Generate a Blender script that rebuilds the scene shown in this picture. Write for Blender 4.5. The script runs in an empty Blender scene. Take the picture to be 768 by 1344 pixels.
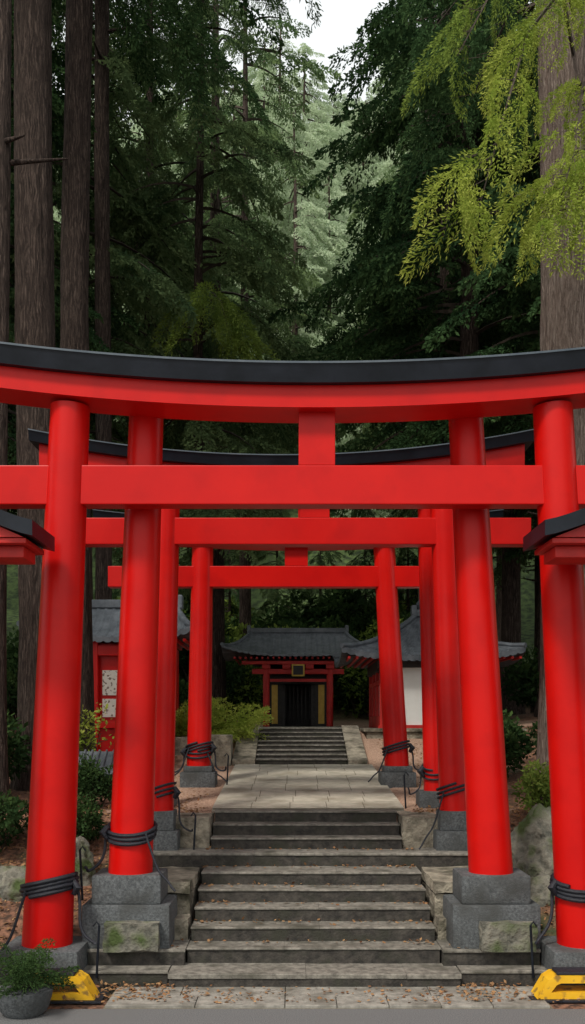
import bpy, bmesh, math, random
import numpy as np
from mathutils import Vector, Matrix, noise as mnoise

random.seed(7); RNG=np.random.default_rng(11)
S=bpy.context.scene
COL=S.collection

# ------------------------------------------------------------------ materials
def mat_new(name):
    m=bpy.data.materials.new(name); m.use_nodes=True
    nt=m.node_tree
    return m,nt,nt.nodes["Principled BSDF"],nt.nodes["Material Output"]

def noise_mat(name,c1,c2,scale=3.0,rough=0.8,bump=0.3,bscale=None,stretch=(1,1,1),lo=0.35,hi=0.65,
              c3=None,c3scale=1.0,c3lo=0.55,c3hi=0.7,coat=0.0,spec=0.5,bdist=0.02,world=False,detail=8):
    m,nt,p,out=mat_new(name); N=nt.nodes; L=nt.links
    if world:
        g=N.new("ShaderNodeNewGeometry"); src=g.outputs["Position"]
    else:
        g=N.new("ShaderNodeTexCoord"); src=g.outputs["Object"]
    mp=N.new("ShaderNodeMapping"); mp.inputs["Scale"].default_value=stretch
    L.new(src,mp.inputs["Vector"])
    n=N.new("ShaderNodeTexNoise"); n.inputs["Scale"].default_value=scale; n.inputs["Detail"].default_value=detail
    n.inputs["Roughness"].default_value=0.62
    L.new(mp.outputs[0],n.inputs["Vector"])
    r=N.new("ShaderNodeMapRange"); r.inputs[1].default_value=lo; r.inputs[2].default_value=hi
    L.new(n.outputs["Fac"],r.inputs[0])
    mx=N.new("ShaderNodeMix"); mx.data_type='RGBA'
    mx.inputs[6].default_value=(*c1,1); mx.inputs[7].default_value=(*c2,1)
    L.new(r.outputs[0],mx.inputs[0]); col=mx.outputs[2]
    if c3:
        n3=N.new("ShaderNodeTexNoise"); n3.inputs["Scale"].default_value=c3scale; n3.inputs["Detail"].default_value=6
        L.new(src,n3.inputs["Vector"])
        r3=N.new("ShaderNodeMapRange"); r3.inputs[1].default_value=c3lo; r3.inputs[2].default_value=c3hi
        L.new(n3.outputs["Fac"],r3.inputs[0])
        m3=N.new("ShaderNodeMix"); m3.data_type='RGBA'; m3.inputs[7].default_value=(*c3,1)
        L.new(col,m3.inputs[6]); L.new(r3.outputs[0],m3.inputs[0]); col=m3.outputs[2]
    L.new(col,p.inputs["Base Color"])
    p.inputs["Roughness"].default_value=rough
    p.inputs["Specular IOR Level"].default_value=spec
    p.inputs["Coat Weight"].default_value=coat
    if bump>0:
        nb=N.new("ShaderNodeTexNoise"); nb.inputs["Scale"].default_value=bscale or scale*3; nb.inputs["Detail"].default_value=8
        L.new(mp.outputs[0],nb.inputs["Vector"])
        b=N.new("ShaderNodeBump"); b.inputs["Strength"].default_value=bump; b.inputs["Distance"].default_value=bdist
        L.new(nb.outputs["Fac"],b.inputs["Height"]); L.new(b.outputs[0],p.inputs["Normal"])
    return m

def bark_mat(name,deep,mid,ridge):
    """vertical fissures: strongly stretched noise ridges broken up by stretched cracks"""
    m,nt,p,out=mat_new(name); N=nt.nodes; L=nt.links
    g=N.new("ShaderNodeTexCoord")
    wn=N.new("ShaderNodeTexNoise"); wn.inputs["Scale"].default_value=3.0; wn.inputs["Detail"].default_value=5; L.new(g.outputs["Object"],wn.inputs["Vector"])
    ma=N.new("ShaderNodeVectorMath"); ma.operation='MULTIPLY_ADD'; ma.inputs[1].default_value=(0.10,0.10,0.10)
    L.new(wn.outputs["Color"],ma.inputs[0]); L.new(g.outputs["Object"],ma.inputs[2])
    mp=N.new("ShaderNodeMapping"); mp.inputs["Scale"].default_value=(24,24,0.9); L.new(ma.outputs[0],mp.inputs["Vector"])
    v=N.new("ShaderNodeTexVoronoi"); v.feature='DISTANCE_TO_EDGE'; v.inputs["Scale"].default_value=1.0; L.new(mp.outputs[0],v.inputs["Vector"])
    mp2=N.new("ShaderNodeMapping"); mp2.inputs["Scale"].default_value=(34,34,3.2); L.new(ma.outputs[0],mp2.inputs["Vector"])
    n2=N.new("ShaderNodeTexNoise"); n2.inputs["Scale"].default_value=1.0; n2.inputs["Detail"].default_value=8; n2.inputs["Roughness"].default_value=0.7; L.new(mp2.outputs[0],n2.inputs["Vector"])
    r=N.new("ShaderNodeMapRange"); r.inputs[1].default_value=0.0; r.inputs[2].default_value=0.35; r.inputs[3].default_value=0.35; L.new(v.outputs["Distance"],r.inputs[0])
    mul=N.new("ShaderNodeMath"); mul.operation='MULTIPLY'; L.new(r.outputs[0],mul.inputs[0]); 
    r2=N.new("ShaderNodeMapRange"); r2.inputs[1].default_value=0.32; r2.inputs[2].default_value=0.66; L.new(n2.outputs["Fac"],r2.inputs[0]); L.new(r2.outputs[0],mul.inputs[1])
    cr=N.new("ShaderNodeValToRGB"); cr.color_ramp.elements[0].color=(*deep,1); cr.color_ramp.elements[1].color=(*ridge,1)
    e=cr.color_ramp.elements.new(0.28); e.color=(*mid,1); cr.color_ramp.elements[2].position=0.8
    L.new(mul.outputs[0],cr.inputs[0]); L.new(cr.outputs[0],p.inputs["Base Color"])
    p.inputs["Roughness"].default_value=0.95; p.inputs["Specular IOR Level"].default_value=0.2
    b=N.new("ShaderNodeBump"); b.inputs["Strength"].default_value=1.0; b.inputs["Distance"].default_value=0.05
    L.new(mul.outputs[0],b.inputs["Height"]); L.new(b.outputs[0],p.inputs["Normal"])
    return m

def leaf_mat(name,dark,light,tipc,trans=0.3,scale=0.5):
    m,nt,p,out=mat_new(name); N=nt.nodes; L=nt.links
    g=N.new("ShaderNodeNewGeometry")
    n=N.new("ShaderNodeTexNoise"); n.inputs["Scale"].default_value=scale; n.inputs["Detail"].default_value=4
    L.new(g.outputs["Position"],n.inputs["Vector"])
    r=N.new("ShaderNodeMapRange"); r.inputs[1].default_value=0.38; r.inputs[2].default_value=0.66
    L.new(n.outputs["Fac"],r.inputs[0])
    mx=N.new("ShaderNodeMix"); mx.data_type='RGBA'; mx.inputs[6].default_value=(*dark,1); mx.inputs[7].default_value=(*light,1)
    L.new(r.outputs[0],mx.inputs[0])
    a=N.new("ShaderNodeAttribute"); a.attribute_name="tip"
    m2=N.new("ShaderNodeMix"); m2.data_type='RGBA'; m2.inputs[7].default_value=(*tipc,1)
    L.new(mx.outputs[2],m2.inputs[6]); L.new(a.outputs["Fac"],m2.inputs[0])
    N.remove(p)
    d=N.new("ShaderNodeBsdfDiffuse"); L.new(m2.outputs[2],d.inputs["Color"])
    t=N.new("ShaderNodeBsdfTranslucent"); L.new(m2.outputs[2],t.inputs["Color"])
    ms=N.new("ShaderNodeMixShader"); ms.inputs[0].default_value=trans
    L.new(d.outputs[0],ms.inputs[1]); L.new(t.outputs[0],ms.inputs[2]); L.new(ms.outputs[0],out.inputs["Surface"])
    return m

M={}
M['red']=noise_mat("vermilion_paint",(0.54,0.0035,0.0025),(0.61,0.006,0.003),1.2,0.36,0.08,9,coat=0.0,spec=0.24,
                   c3=(0.47,0.003,0.0025),c3scale=2.2,c3lo=0.5,c3hi=0.8,bdist=0.006)
M['redwood']=noise_mat("dark_red_wood",(0.40,0.010,0.007),(0.56,0.016,0.010),3,0.55,0.15)
M['black']=noise_mat("black_lacquer",(0.005,0.007,0.011),(0.012,0.015,0.022),2.5,0.36,0.12,18,bdist=0.01,spec=0.25)
M['lip']=noise_mat("blue_grey_edging",(0.05,0.07,0.09),(0.09,0.11,0.13),4,0.35,0.05)  # thin lip, lighter blue-grey than the cap beam
M['granite']=noise_mat("grey_granite",(0.045,0.05,0.054),(0.13,0.14,0.145),34,0.8,0.45,60,c3=(0.05,0.052,0.05),c3scale=2.2,c3lo=0.48,c3hi=0.7)
M['mossrock']=noise_mat("mossy_stone",(0.08,0.08,0.065),(0.28,0.26,0.21),6,0.9,0.9,12,c3=(0.05,0.075,0.018),c3scale=3,c3lo=0.46,c3hi=0.6,bdist=0.06)
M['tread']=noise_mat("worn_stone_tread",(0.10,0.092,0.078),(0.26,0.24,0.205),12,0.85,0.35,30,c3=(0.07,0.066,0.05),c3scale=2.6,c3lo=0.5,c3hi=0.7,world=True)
M['riser']=noise_mat("dark_stone_riser",(0.018,0.016,0.014),(0.062,0.054,0.045),11,0.85,0.5,30,c3=(0.03,0.03,0.02),c3scale=3.0,c3lo=0.5,c3hi=0.66,world=True)  # darker tone throughout than the tread stone
M['cheek']=noise_mat("rough_plastered_stone",(0.15,0.13,0.10),(0.39,0.345,0.265),5,0.92,0.8,18,c3=(0.06,0.055,0.035),c3scale=2.2,c3lo=0.5,c3hi=0.66,world=True,bdist=0.05)
M['slab']=noise_mat("pale_paving",(0.38,0.35,0.28),(0.55,0.50,0.41),5,0.85,0.25,30,c3=(0.30,0.265,0.20),c3scale=1.7,c3lo=0.5,c3hi=0.7,world=True)
M['apron']=noise_mat("grey_apron_stone",(0.18,0.17,0.15),(0.34,0.32,0.28),9,0.88,0.3,30,c3=(0.12,0.11,0.09),c3scale=2.4,c3lo=0.48,c3hi=0.66,world=True)
M['joint']=noise_mat("joint_grit",(0.12,0.10,0.07),(0.2,0.17,0.12),20,0.95,0.3,world=True)
M['asphalt']=noise_mat("asphalt",(0.06,0.062,0.065),(0.2,0.2,0.2),90,0.9,0.5,150,c3=(0.13,0.13,0.13),c3scale=0.8,world=True,bdist=0.008)
M['tile']=noise_mat("roof_tile",(0.05,0.058,0.07),(0.12,0.135,0.155),4,0.5,0.2,20)
M['tileL']=noise_mat("pale_roof_tile",(0.12,0.135,0.155),(0.22,0.24,0.265),4,0.5,0.2,20)  # paler grey version of the roof tile
M['white']=noise_mat("white_plaster",(0.74,0.73,0.69),(0.82,0.81,0.78),2.5,0.85,0.1)
M['gold']=noise_mat("yellow_ochre_panel",(0.5,0.3,0.03),(0.62,0.4,0.06),5,0.5,0.1)
M['darkwood']=noise_mat("dark_timber",(0.012,0.010,0.009),(0.03,0.024,0.02),6,0.6,0.2)
M['paper']=noise_mat("notice_paper",(0.70,0.68,0.60),(0.8,0.77,0.7),10,0.8,0.0,c3=(0.25,0.2,0.16),c3scale=14,c3lo=0.57,c3hi=0.6)
M['rope']=noise_mat("tarred_rope",(0.005,0.006,0.011),(0.015,0.018,0.028),40,0.6,0.5,90)
M['yellow']=noise_mat("yellow_painted_metal",(0.72,0.38,0.01),(0.82,0.48,0.02),4,0.45,0.1,c3=(0.3,0.17,0.03),c3scale=9,c3lo=0.54,c3hi=0.64)
M['bark']=bark_mat("cedar_bark",(0.014,0.010,0.008),(0.058,0.041,0.034),(0.19,0.14,0.115))
M['barkL']=bark_mat("pale_cedar_bark",(0.06,0.043,0.035),(0.20,0.15,0.125),(0.44,0.36,0.31))
M['twig']=noise_mat("twig_bark",(0.03,0.022,0.016),(0.07,0.05,0.035),6,0.9,0)
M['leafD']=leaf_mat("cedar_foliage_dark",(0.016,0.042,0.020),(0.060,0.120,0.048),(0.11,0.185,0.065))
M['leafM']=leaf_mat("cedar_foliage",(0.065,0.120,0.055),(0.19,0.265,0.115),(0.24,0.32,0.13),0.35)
M['leafH']=leaf_mat("hazed_hillside_foliage",(0.38,0.48,0.31),(0.52,0.61,0.42),(0.60,0.67,0.48),0.4)  # distance haze painted in as pale leaf colour; no fog in the scene
M['leafY']=leaf_mat("young_cedar_foliage",(0.19,0.28,0.04),(0.37,0.45,0.08),(0.55,0.58,0.14),0.45,1.5)
M['leafB']=leaf_mat("shrub_leaves",(0.10,0.16,0.035),(0.22,0.31,0.06),(0.32,0.40,0.09),0.35,2)
M['leafS']=leaf_mat("dark_shrub_leaves",(0.018,0.040,0.016),(0.048,0.09,0.032),(0.08,0.135,0.04),0.3,2)
M['litter']=leaf_mat("dead_leaves",(0.10,0.045,0.025),(0.29,0.14,0.07),(0.40,0.24,0.12),0.1,6)

def ground_mat():
    m,nt,p,out=mat_new("forest_floor"); N=nt.nodes; L=nt.links
    g=N.new("ShaderNodeNewGeometry")
    def nz(s,d=8):
        n=N.new("ShaderNodeTexNoise"); n.inputs["Scale"].default_value=s; n.inputs["Detail"].default_value=d
        L.new(g.outputs["Position"],n.inputs["Vector"]); return n
    def rng(o,a,b):
        r=N.new("ShaderNodeMapRange"); r.inputs[1].default_value=a; r.inputs[2].default_value=b; L.new(o,r.inputs[0]); return r.outputs[0]
    def mix(f,a,b):
        x=N.new("ShaderNodeMix"); x.data_type='RGBA'; L.new(f,x.inputs[0])
        for i,v in ((6,a),(7,b)):
            if isinstance(v,tuple): x.inputs[i].default_value=(*v,1)
            else: L.new(v,x.inputs[i])
        return x.outputs[2]
    n1=nz(14); soil=mix(rng(n1.outputs["Fac"],.35,.65),(0.055,0.030,0.019),(0.26,0.125,0.075))
    n2=nz(1.1,5); soil2=mix(rng(n2.outputs["Fac"],.58,.72),soil,(0.035,0.055,0.018))
    n3=nz(40,4); grav=mix(rng(n3.outputs["Fac"],.35,.65),(0.27,0.155,0.105),(0.54,0.36,0.26))
    a=N.new("ShaderNodeAttribute"); a.attribute_name="gravel"
    c=mix(a.outputs["Fac"],soil2,grav)
    h=N.new("ShaderNodeAttribute"); h.attribute_name="hill"
    n4=nz(3.0,8); hc=mix(rng(n4.outputs["Fac"],.35,.65),(0.02,0.035,0.012),(0.09,0.14,0.04))
    L.new(mix(h.outputs["Fac"],c,hc),p.inputs["Base Color"]); p.inputs["Roughness"].default_value=0.95
    b=N.new("ShaderNodeBump"); b.inputs["Strength"].default_value=0.7; b.inputs["Distance"].default_value=0.04
    L.new(nz(22).outputs["Fac"],b.inputs["Height"]); L.new(b.outputs[0],p.inputs["Normal"])
    return m
M['ground']=ground_mat()

# ------------------------------------------------------------------ helpers
def empty(name,loc=(0,0,0)):
    e=bpy.data.objects.new(name,None); e.location=loc; e.empty_display_size=0.3; COL.objects.link(e); return e

def link(name,me,mats,parent=None,smooth=False):
    if not isinstance(mats,(list,tuple)): mats=[mats]
    for m in mats: me.materials.append(m)
    if smooth:
        me.polygons.foreach_set("use_smooth",[True]*len(me.polygons))
    o=bpy.data.objects.new(name,me); COL.objects.link(o)
    if parent: o.parent=parent
    return o

class MB:
    def __init__(s): s.v=[]; s.f=[]; s.mi=[]; s.cur=0
    def add(s,vs,fs):
        b=len(s.v); s.v+= [tuple(v) for v in vs]
        for f in fs: s.f.append([b+i for i in f]); s.mi.append(s.cur)
    def box(s,x0,x1,y0,y1,z0,z1,b=0.0,chip=0.0):
        if b<=0:
            vs=[(x,y,z) for z in (z0,z1) for y in (y0,y1) for x in (x0,x1)]
            s.add(vs,[(0,2,3,1),(4,5,7,6),(0,1,5,4),(2,6,7,3),(0,4,6,2),(1,3,7,5)])
        else:
            bm=bmesh.new(); r=bmesh.ops.create_cube(bm,size=1)
            for v in bm.verts: v.co=Vector(((x0+x1)/2+v.co.x*(x1-x0),(y0+y1)/2+v.co.y*(y1-y0),(z0+z1)/2+v.co.z*(z1-z0)))
            if chip>0:
                for _ in range(3):
                    le=[e for e in bm.edges if e.calc_length()>0.16]
                    if le: bmesh.ops.subdivide_edges(bm,edges=le,cuts=1,use_grid_fill=True)
                for v in bm.verts:
                    q=v.co*5.0
                    v.co+=Vector((mnoise.noise(q),mnoise.noise(q+Vector((9,0,0))),mnoise.noise(q+Vector((0,9,0)))))*chip
            else:
                bmesh.ops.bevel(bm,geom=list(bm.edges),offset=b,segments=2,affect='EDGES',profile=0.6)
            bm.verts.index_update()
            s.add([v.co for v in bm.verts],[[v.index for v in f.verts] for f in bm.faces]); bm.free()
    def tube(s,pts,rad,seg=16,cap=True):
        n=len(pts); vs=[]; fs=[]
        pts=[Vector(p) for p in pts]
        up=Vector((0.13,1,0.07)).normalized()
        for i,p in enumerate(pts):
            d=(pts[min(i+1,n-1)]-pts[max(i-1,0)]).normalized()
            u=d.cross(up)
            if u.length<1e-3: u=d.cross(Vector((1,0,0)))
            u.normalize(); w=d.cross(u)
            r=rad[i] if hasattr(rad,'__len__') else rad
            for k in range(seg):
                a=2*math.pi*k/seg
                vs.append(p+u*math.cos(a)*r+w*math.sin(a)*r)
        for i in range(n-1):
            for k in range(seg):
                k2=(k+1)%seg
                fs.append((i*seg+k,i*seg+k2,(i+1)*seg+k2,(i+1)*seg+k))
        if cap:
            fs.append(list(range(seg))[::-1]); fs.append([(n-1)*seg+k for k in range(seg)])
        s.add(vs,fs)
    def sweepx(s,prof,xs,zf,yf=None):
        n=len(prof); vs=[]; fs=[]
        for x in xs:
            for (y,z) in prof: vs.append((x,y,z+zf(x)))
        for i in range(len(xs)-1):
            for k in range(n):
                k2=(k+1)%n
                fs.append((i*n+k,i*n+k2,(i+1)*n+k2,(i+1)*n+k))
        fs.append(list(range(n))[::-1]); fs.append([(len(xs)-1)*n+k for k in range(n)])
        s.add(vs,fs)
    def obj(s,name,mats,parent=None,smooth=False,fix=True):
        me=bpy.data.meshes.new(name); me.from_pydata(s.v,[],s.f); 
        o=link(name,me,mats,parent)
        me.polygons.foreach_set("material_index",s.mi)
        if fix:
            bm=bmesh.new(); bm.from_mesh(me); bmesh.ops.recalc_face_normals(bm,faces=bm.faces); bm.to_mesh(me); bm.free()
        if smooth:
            me.polygons.foreach_set("use_smooth",[True]*len(me.polygons))
            try: me.set_sharp_from_angle(angle=math.radians(40))
            except Exception: pass
        me.update(); return o

def frange(a,b,n): return [a+(b-a)*i/(n-1) for i in range(n)]
def lerp(a,b,t): return a+(b-a)*t

# ------------------------------------------------------------------ terrain
PY=[-400,9.6,10.3,11.3,11.6,12.6,13.6,14.2,14.95,21.4,24.4,25.5,46,60,80,120,180,400]
PZ=[-0.05,-0.02,0.06,0.13,0.24,0.85,1.15,1.3,1.74,2.19,2.85,2.93,3.0,8.5,27,60,84,100]
def hgt(x,y):
    z=np.interp(y,PY,PZ)
    side=max(0.0,abs(x-0.25)-3.6)
    if y>11.5: z+=min(side*0.10,1.2)*min(1,(y-11.5)/3)
    if y>11.3 and side>0: z+=0.09*mnoise.noise(Vector((x*0.7,y*0.7,0)))*min(1,side*2)
    ax=abs(x-0.25)
    if 10.9<y<14.95 and ax<2.5: z-=0.45*min(1,(2.5-ax)/0.15)
    if 14.95<=y<21.5 and ax<1.45: z-=0.04
    if 21.4<y<24.7 and ax<1.4: z-=0.3
    if y>30 and ax>14: z+=min((ax-14)*0.12,14)
    return z
def axis(c,fine,lo,hi,n_out,far):
    f=list(np.arange(lo,hi,fine))
    out=[];st=fine;v=hi
    while v<far: out.append(v); st*=1.16; v+=st
    out.append(far)
    neg=[];st=fine;v=lo-fine
    while v>-far: neg.append(v); st*=1.16; v-=st
    neg.append(-far)
    return neg[::-1]+f+out
xs=axis(0,0.14,-7,7.5,0,450); ys=axis(0,0.14,9,25,0,450)
verts=[];grv=[];hl_=[]
for y in ys:
    for x in xs:
        verts.append((x,y,hgt(x,y)))
        ax=abs(x-0.25); g=1.0 if (14.9<y<46 and ax<2.9+0.3*math.sin(y*1.7)) else 0.0
        if y>24.5 and ax<6 and y<44: g=1.0
        grv.append(g); hl_.append(min(1,max(0,(y-44)/6)))
nx=len(xs)
faces=[(j*nx+i,j*nx+i+1,(j+1)*nx+i+1,(j+1)*nx+i) for j in range(len(ys)-1) for i in range(nx-1)]
me=bpy.data.meshes.new("ground"); me.from_pydata(verts,[],faces)
at=me.attributes.new("gravel",'FLOAT','POINT'); at.data.foreach_set("value",grv)
at=me.attributes.new("hill",'FLOAT','POINT'); at.data.foreach_set("value",hl_)
link("ground",me,M['ground'],smooth=True)

b=MB(); 
rx=frange(-80,80,60)
b.add([(x,y,z) for (y,z) in ((-60,0.1),(10.42,0.1),(10.42,-0.1)) for x in rx],
      [(j*60+i,j*60+i+1,(j+1)*60+i+1,(j+1)*60+i) for j in range(2) for i in range(59)])
b.obj("asphalt_road",M['asphalt'])

# ------------------------------------------------------------------ apron paving
pv=empty("stone_pavement")
b=MB()
b.box(-2.0,2.75,10.424,11.215,-0.3,0.10)
b.obj("bedding",M['joint'],pv)
b=MB()
x=-1.98; 
while x<2.7:
    w=random.choice([0.55,0.95,1.45]); x2=min(x+w,2.72)
    if x2-x<0.2: break
    b.box(x+0.004,x2-0.004,10.44,10.82,0.0,0.128+random.uniform(-.004,.004),0.008)
    x=x2
x=-1.98; 
while x<2.7:
    w=random.choice([0.75,1.15,1.6]); x2=min(x+w,2.72)
    if x2-x<0.2: break
    b.box(x+0.004,x2-0.004,10.83,11.2,0.0,0.130+random.uniform(-.004,.004),0.008)
    x=x2
b.obj("slabs",M['apron'],pv)

# ------------------------------------------------------------------ stairs
def stone_row(b,x0,x1,y0,y1,z0,z1,bev=0.014,wmin=1.1,wmax=1.9,mono=False):
    x=x0
    while x<x1-1e-4:
        w=x1-x0 if mono else random.uniform(wmin,wmax)
        x2=min(x+w,x1)
        if x1-x2<0.3: x2=x1
        j=random.uniform(-0.008,0.008)
        n=max(3,int((x2-x)/0.07)); dz=random.uniform(-0.004,0.004); vs=[]
        for i in range(n+1):
            xx=lerp(x+0.0015,x2-0.0015,i/n)
            wv=0.010*mnoise.noise(Vector((xx*4,y0*3,0)))+0.005*mnoise.noise(Vector((xx*17,y0*3,4)))
            wz=0.006*mnoise.noise(Vector((xx*3,y0*5,7)))
            vs+=[(xx,y0+j+wv,z0),(xx,y0+j+wv,z1+dz+wz-0.008),(xx,y0+j+wv+0.01,z1+dz+wz),(xx,y1,z1+dz),(xx,y1,z0)]
        fs=[]
        for i in range(n):
            for k in range(5):
                k2=(k+1)%5; fs.append((i*5+k,i*5+k2,(i+1)*5+k2,(i+1)*5+k))
        fs+= [(0,1,2,3,4),tuple(n*5+k for k in range(5))]
        b.add(vs,fs)
        x=x2
st=empty("stone_staircase")
AX=0.25
tr=MB(); ri=MB()
def step(x0,x1,y0,y1,z0,z1,nose=0.014,th=0.022,mono=False):
    stone_row(tr,x0,x1,y0-nose,y1,z1-th,z1,0.008,mono=mono)
    ri.box(x0+0.01,x1-0.01,y0,y1,z0,z1-th-0.001)
step(AX-1.66,AX+1.66,11.2,11.72,-0.1,0.27,th=0.05)
step(-2.45,AX-1.67,11.32,11.56,-0.1,0.28,th=0.03); step(AX+1.67,2.95,11.32,11.56,-0.1,0.28,th=0.03)
Zt=[0.455,0.625,0.795,0.965,1.13]
for i,z in enumerate(Zt):
    y0=11.7+0.36*i
    hw=1.5-0.01*i
    step(AX-hw,AX+hw,y0,(y0+0.40) if i<4 else 13.72,z-0.2,z)
step(-2.40,AX-1.505,11.58,12.5,-0.1,0.46,th=0.03); step(AX+1.505,2.90,11.58,12.5,-0.1,0.46,th=0.03)
step(-2.15,2.68,13.7,14.9,0.9,1.31,th=0.03)
for i,z in enumerate([1.47,1.63,1.79]):
    y0=14.15+0.35*i
    step(0.2-1.37,0.2+1.37,y0,y0+0.4,z-0.2,z)
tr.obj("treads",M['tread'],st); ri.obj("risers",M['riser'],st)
ck=MB()
def rough_block(b,x0,x1,y0,y1,z0,z1):
    b.box(x0,x1,y0,y1,z0,z1,0.03,chip=0.022)
for sx in (-1,1):
    xa=AX+sx*1.53; xb=AX+sx*2.55
    x0,x1=min(xa,xb),max(xa,xb)
    rough_block(ck,x0,x1,12.42,13.68,0.4,0.96)
    rough_block(ck,x0-0.01,x1+0.01,12.36,13.69,0.985,1.12)
    rough_block(ck,x0+ (0.5 if sx<0 else 0), x1-(0.5 if sx>0 else 0),12.1,12.41,0.4,0.72)
    xa=0.2+sx*1.395; xb=0.2+sx*1.95; x0,x1=min(xa,xb),max(xa,xb)
    rough_block(ck,x0,x1,14.3,15.2,1.2,1.75)
    xb2=0.2+sx*2.9; x0,x1=min(xb,xb2),max(xb,xb2)
    rough_block(ck,x0+.01,x1,14.75,15.15,1.0,1.70)
ck.obj("cheek_walls",M['cheek'],st,True)

# ------------------------------------------------------------------ path
pa=empty("stone_path")
b=MB(); sl=0.43/6.45
def pz(y): return 1.79+(y-14.9)*sl
xsplit=[-1.24,-0.62,-0.02,0.55,1.13,1.72]
y=15.24
b.box(-1.24,1.72,15.245-0.02,15.25,1.2,pz(15.2)-0.03)
rows=[]
while y<21.3:
    d=random.choice([0.6,0.75,0.9]); y2=min(y+d,21.45); rows.append((y,y2)); y=y2
for (y0,y1) in rows:
    off=random.uniform(-0.12,0.12)
    for i in range(5):
        x0=xsplit[i]+(off if i>0 else 0); x1=xsplit[i+1]+(off if i<4 else 0)
        g=0.006; dz=random.uniform(-0.003,0.003)
        vs=[]
        for z in (-0.08,0.0):
            for (xx,yy) in ((x0+g,y0+g),(x1-g,y0+g),(x1-g,y1-g),(x0+g,y1-g)):
                vs.append((xx,yy,pz(yy)+z+(dz if z==0 else 0)))
        b.add(vs,[(4,5,6,7),(0,1,5,4),(1,2,6,5),(2,3,7,6),(3,0,4,7)])
b.obj("paving_slabs",M['slab'],pa)
b=MB(); b.add([(-1.23,15.2,pz(15.2)-.012),(1.71,15.2,pz(15.2)-.012),(1.71,21.45,pz(21.45)-.012),(-1.23,21.45,pz(21.45)-.012)],[(0,1,2,3)])
b.obj("joints",M['joint'],pa)

# ------------------------------------------------------------------ shrine stairs
ss=empty("shrine_staircase")
tr=MB(); ri=MB(); n=8
for i in range(n):
    z=2.24+0.76*(i+1)/n; y0=21.5+0.36*i
    tr.box(0.2-1.0,0.2+1.0,y0-0.02,y0+0.42,z-0.03,z,0.008)
    ri.box(0.2-0.99,0.2+0.99,y0,y0+0.42,z-0.3,z-0.031)
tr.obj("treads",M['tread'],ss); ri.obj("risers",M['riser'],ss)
b=MB()
for x0,x1 in ((-1.3,-0.81),(1.21,1.62)):
    b.add([(x0,21.4,1.9),(x1,21.4,1.9),(x0,21.4,2.32),(x1,21.4,2.32),(x0,24.5,3.06),(x1,24.5,3.06),(x0,24.5,2.2),(x1,24.5,2.2)],
          [(0,1,3,2),(2,3,5,4),(4,5,7,6),(0,2,4,6),(1,7,5,3)])
b.box(-1.95,-1.33,21.35,22.1,1.9,2.86,0.03)
b.box(-4.5,-1.96,22.3,22.8,1.8,2.80,0.03)
b.obj("side_ramps",M['cheek'],ss)
b=MB(); b.box(-1.2,1.6,24.4,37.8,2.7,2.985); b.obj("court_path",M['slab'],ss)

# ------------------------------------------------------------------ torii gates
def torii(yd,zb,ztop,xl0,xl1,xr0,xr1,r0,r1,nuki,nhx,kas,hl,lift,strut,ks=0.30,kcx=None):
    e=empty("torii_gate")
    cx=(xl0+xr0)/2
    b=MB()
    for (xa,xb) in ((xl0,xl1),(xr0,xr1)):
        pts=[(lerp(xa,xb,t),yd,lerp(zb-0.05,ztop,t)) for t in frange(0,1,14)]
        b.tube(pts,[lerp(r0,r1,t**0.9) for t in frange(0,1,14)],40)
    b.obj("pillars",M['red'],e,True)
    b=MB(); b.box(cx-nhx,cx+nhx,yd-0.13,yd+0.13,nuki[0],nuki[1],0.012)
    zs=kas[0]
    b.box(strut-0.21,strut+0.21,yd-0.12,yd+0.12,nuki[1]+0.002,zs+0.05,0.008)
    b.obj("tie_beam",M['red'],e)
    kc=cx if kcx is None else kcx
    zf=lambda x: lift*(abs(x-kc)/hl)**2.0
    xx=frange(kc-hl+0.12,kc+hl-0.12,61)
    b=MB(); h=kas[1]-kas[0]
    b.sweepx([(yd-ks,zs),(yd+ks,zs),(yd+ks,zs+h-0.002),(yd-ks,zs+h-0.002)],xx,zf)
    b.obj("red_lintel",M['red'],e)
    xx=frange(kc-hl,kc+hl,61); h=kas[2]-kas[1]; z=kas[1]; w=ks+0.09
    b=MB()
    b.sweepx([(yd-w,z),(yd+w,z),(yd+w+0.04,z+h*0.9),(yd+w*0.5,z+h*1.25),(yd,z+h*1.45),(yd-w*0.5,z+h*1.25),(yd-w-0.04,z+h*0.9)],xx,zf)
    b.obj("black_cap_beam",M['black'],e)
    b=MB()
    b.sweepx([(yd-w-0.055,z+h*0.90),(yd-w-0.03,z+h*0.90),(yd-w-0.03,z+h*1.0),(yd-w-0.055,z+h*1.0)],xx,zf)
    b.obj("cap_edging",M['lip'],e)
    return e

g1=torii(11.5,0.53,6.78,-2.85,-2.58,3.37,3.02,0.29,0.225,(5.62,6.07),4.6,(6.68,6.93,7.15),4.9,0.42,0.28,ks=0.30)
b=MB()
for (xa,xb) in ((-1.96,-1.765),(2.40,2.09)):
    pts=[(lerp(xa,xb,t),11.98,lerp(1.28,6.9,t)) for t in frange(0,1,14)]
    b.tube(pts,[lerp(0.265,0.205,t) for t in frange(0,1,14)],40)
b.obj("inner_pillars",M['red'],g1,True)
b=MB()
for cx in (-2.86,3.38):
    b.box(cx-0.46,cx+0.46,11.06,11.94,0.0,0.55,0.03)
for cx in (-1.96,2.40):
    b.box(cx-0.52,cx+0.52,11.62,12.42,0.44,0.97,0.035)
    b.box(cx-0.41,cx+0.41,11.66,12.34,0.972,1.31,0.03)
b.obj("granite_bases",M['granite'],g1,True)
b=MB()
for cx in (-1.86,2.52):
    b.box(cx-0.33,cx+0.3,11.44,11.605,0.465,0.79,0.05,chip=0.03)
b.obj("mossy_footstones",M['mossrock'],g1,True)
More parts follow.
